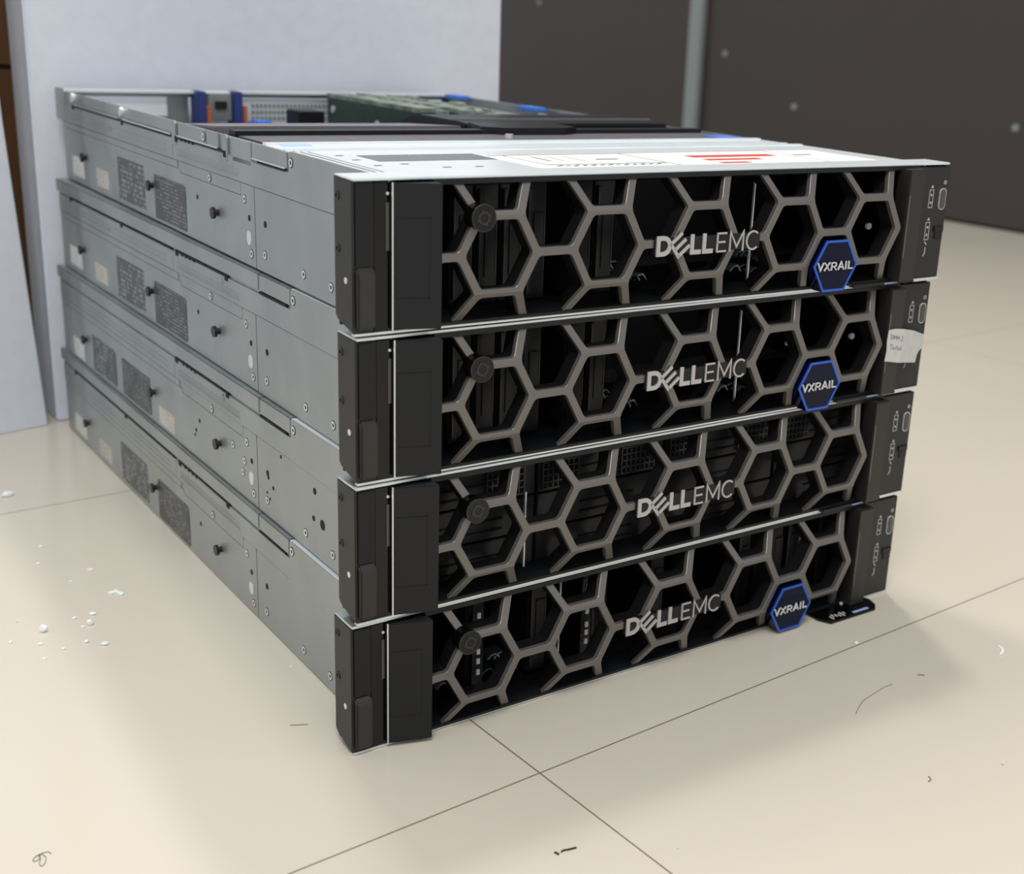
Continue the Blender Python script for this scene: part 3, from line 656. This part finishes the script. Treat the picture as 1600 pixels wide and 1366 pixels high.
fc = [(-80, 558, 7.5, 6, 4, 'largest white foam crumb, farthest back on the floor beside the far-left foam sheet'),
 (-83, 423, 2.2, 2, 1.6, 'tiny foam speck, rearmost of the crumbs between the floor joint and the cluster'),
 (-93, 388, 2.2, 2, 1.4, 'tiny foam speck just in front of the rearmost speck beyond the left cluster'),
 (-61, 357, 4.5, 1.6, 1, 'thin elongated foam crumb lying between the floor joint and the mint-white flake'),
 (-80, 341, 2.6, 1.4, .8, 'faint flat foam crumb just left of and before the mint-white flake'),
 (-81, 275, 3.8, 2.4, 1.6, 'flat wedge-shaped foam crumb, rearmost of the left floor cluster'),
 (-94, 274, 2.6, 1.6, 1.4, 'small foam crumb at the left of the wedge-shaped one in the cluster'),
 (-87, 259, 3.5, 3.2, 3.6, 'round foam bead in the middle of the left floor cluster'),
 (-93, 257, 2.6, 1.6, 1.2, 'small flat foam crumb touching the left of the middle round bead'),
 (-118, 264, 4.2, 4.2, 4.6, 'biggest round foam bead at the left of the crumb cluster'),
 (-142, 257, 2.2, 1.8, 1.5, 'small foam crumb nearest the left edge of the photo'),
 (-125, 244, 2.8, 1.6, 1.5, 'small flat foam crumb just in front of the biggest round bead'),
 (-113, 229, 1.8, 1.4, 1.3, 'tiny foam crumb between the big bead and the front of the cluster'),
 (-97, 232, 2.8, 1.8, 1.6, 'small foam crumb beside the oval one at the front of the cluster'),
 (-87, 222, 4.4, 2.8, 2.2, 'oval foam crumb, rightmost at the front of the left floor cluster'),
 (-128, 221, 2.6, 1.3, .9, 'thin foam crumb, frontmost of the left floor cluster'),
 (388, -55, 3.0, 2.4, 1.8, 'small foam crumb lying on the tile joint in front of the stack'),
 (12, 125, 1.3, 1.1, .9, 'tiny foam speck near the left flank of the bottom server')]
for i, a in enumerate(fc): crumb(*a[:5], a[5], CR, seed=i)
# mint flake
m = MB().prism([(-60, 302), (-61.5, 307), (-56.6, 307), (-54.5, 309.5), (-54.2, 306), (-53, 303), (-51, 298.6), (-54.1, 295.8), (-55, 300), (-56.6, 303.5)], 'z', 0.05, 1.0).build('paper_flake', CRM)
tag(m, 'ragged mint-white flake on the left floor beside the stack', 'flake')
def wire(name, pts, wd, mt, label, cat, h=.35):
    o = MB().stroke(pts, wd, 'z', 0.05, h).build(name, mt); return tag(o, label, cat)
def smooth_pts(pts, n=6):
    out = []
    for i in range(len(pts)-1):
        p0 = Vector(pts[max(0, i-1)]); p1 = Vector(pts[i]); p2 = Vector(pts[i+1]); p3 = Vector(pts[min(len(pts)-1, i+2)])
        for k in range(n):
            t_ = k/n; out.append(tuple(.5*((2*p1)+(p2-p0)*t_+(2*p0-5*p1+4*p2-p3)*t_*t_+(3*p1-p0-3*p2+p3)*t_**3)))
    out.append(tuple(pts[-1])); return out
HAIR = mat('dark_hair', '#5a5046', .6); HAIRL = mat('brown_fibre', '#8d8373', .6); BUG = mat('dark_debris', '#241d18', .6)
wire('hair_curl', smooth_pts([(-178.0, -4.2), (-179.0, -1.6), (-183.9, -1.8), (-187.0, -4.3), (-186.9, -6.4), (-184.5, -5.9), (-183.4, -2.7), (-182.1, -2.3), (-181.0, -5.5), (-181.6, -8.4), (-183.3, -11.8), (-185.0, -12.0), (-184.9, -8.9), (-183.4, -5.3), (-183.9, -1.8)]), .28, HAIR, 'thin curled hair on the floor at the bottom left corner', 'hair')
wire('debris_sliver', smooth_pts([(54.5, -147.9), (56.5, -147.3), (59.1, -148.1), (64, -149)]), .7, BUG, 'dark splinter with a knobbly end on the floor at the bottom centre', 'debris', .9)
wire('debris_sliver', [(51.4, -146), (52.4, -148.8)], 1.0, BUG, 'short dark speck just left of the knobbly splinter', 'debris', .8)
wire('fibre', smooth_pts([(309.7, -128.2), (326.1, -119.1), (343.4, -115.1), (355.7, -112.9), (363.3, -113.2)]), .4, HAIRL, 'long thin curved fibre on the floor in the shadow in front of the stack', 'fibre')
wire('debris_sliver', [(390.3, -112.9), (394, -116.2)], 1.1, HAIRL, 'small brown sliver on the floor right of the long fibre', 'debris', .6)
wire('foam_sliver', smooth_pts([(480, -115), (479.5, -118), (476, -122), (469.5, -125)]), 1.6, CR, 'small white hook-shaped foam sliver on the floor at the far right', 'foam sliver', 1.2)
wire('foam_sliver', smooth_pts([(292.1, -206.0), (290.8, -209.0), (287.6, -209.8)]), .7, HAIRL, 'tiny pale hooked sliver on the floor at the lower right', 'foam sliver', .6)
wire('fibre', [(-19, 53), (-9, 48)], .7, HAIRL, 'short dark fibre on the floor by the left front corner of the stack', 'fibre')
o = MB().prism([(0, 0), (10, 1), (9, 3.5), (-1, 2.5)], 'z', 0, .5).build('yellow_tape', YEL); o.location = (ST[1][0][0]*S+.024, .075, (175.8+H)*S); tag(o, 'tiny yellow mark on the lid edge of the second server, near its left ear', 'tape')
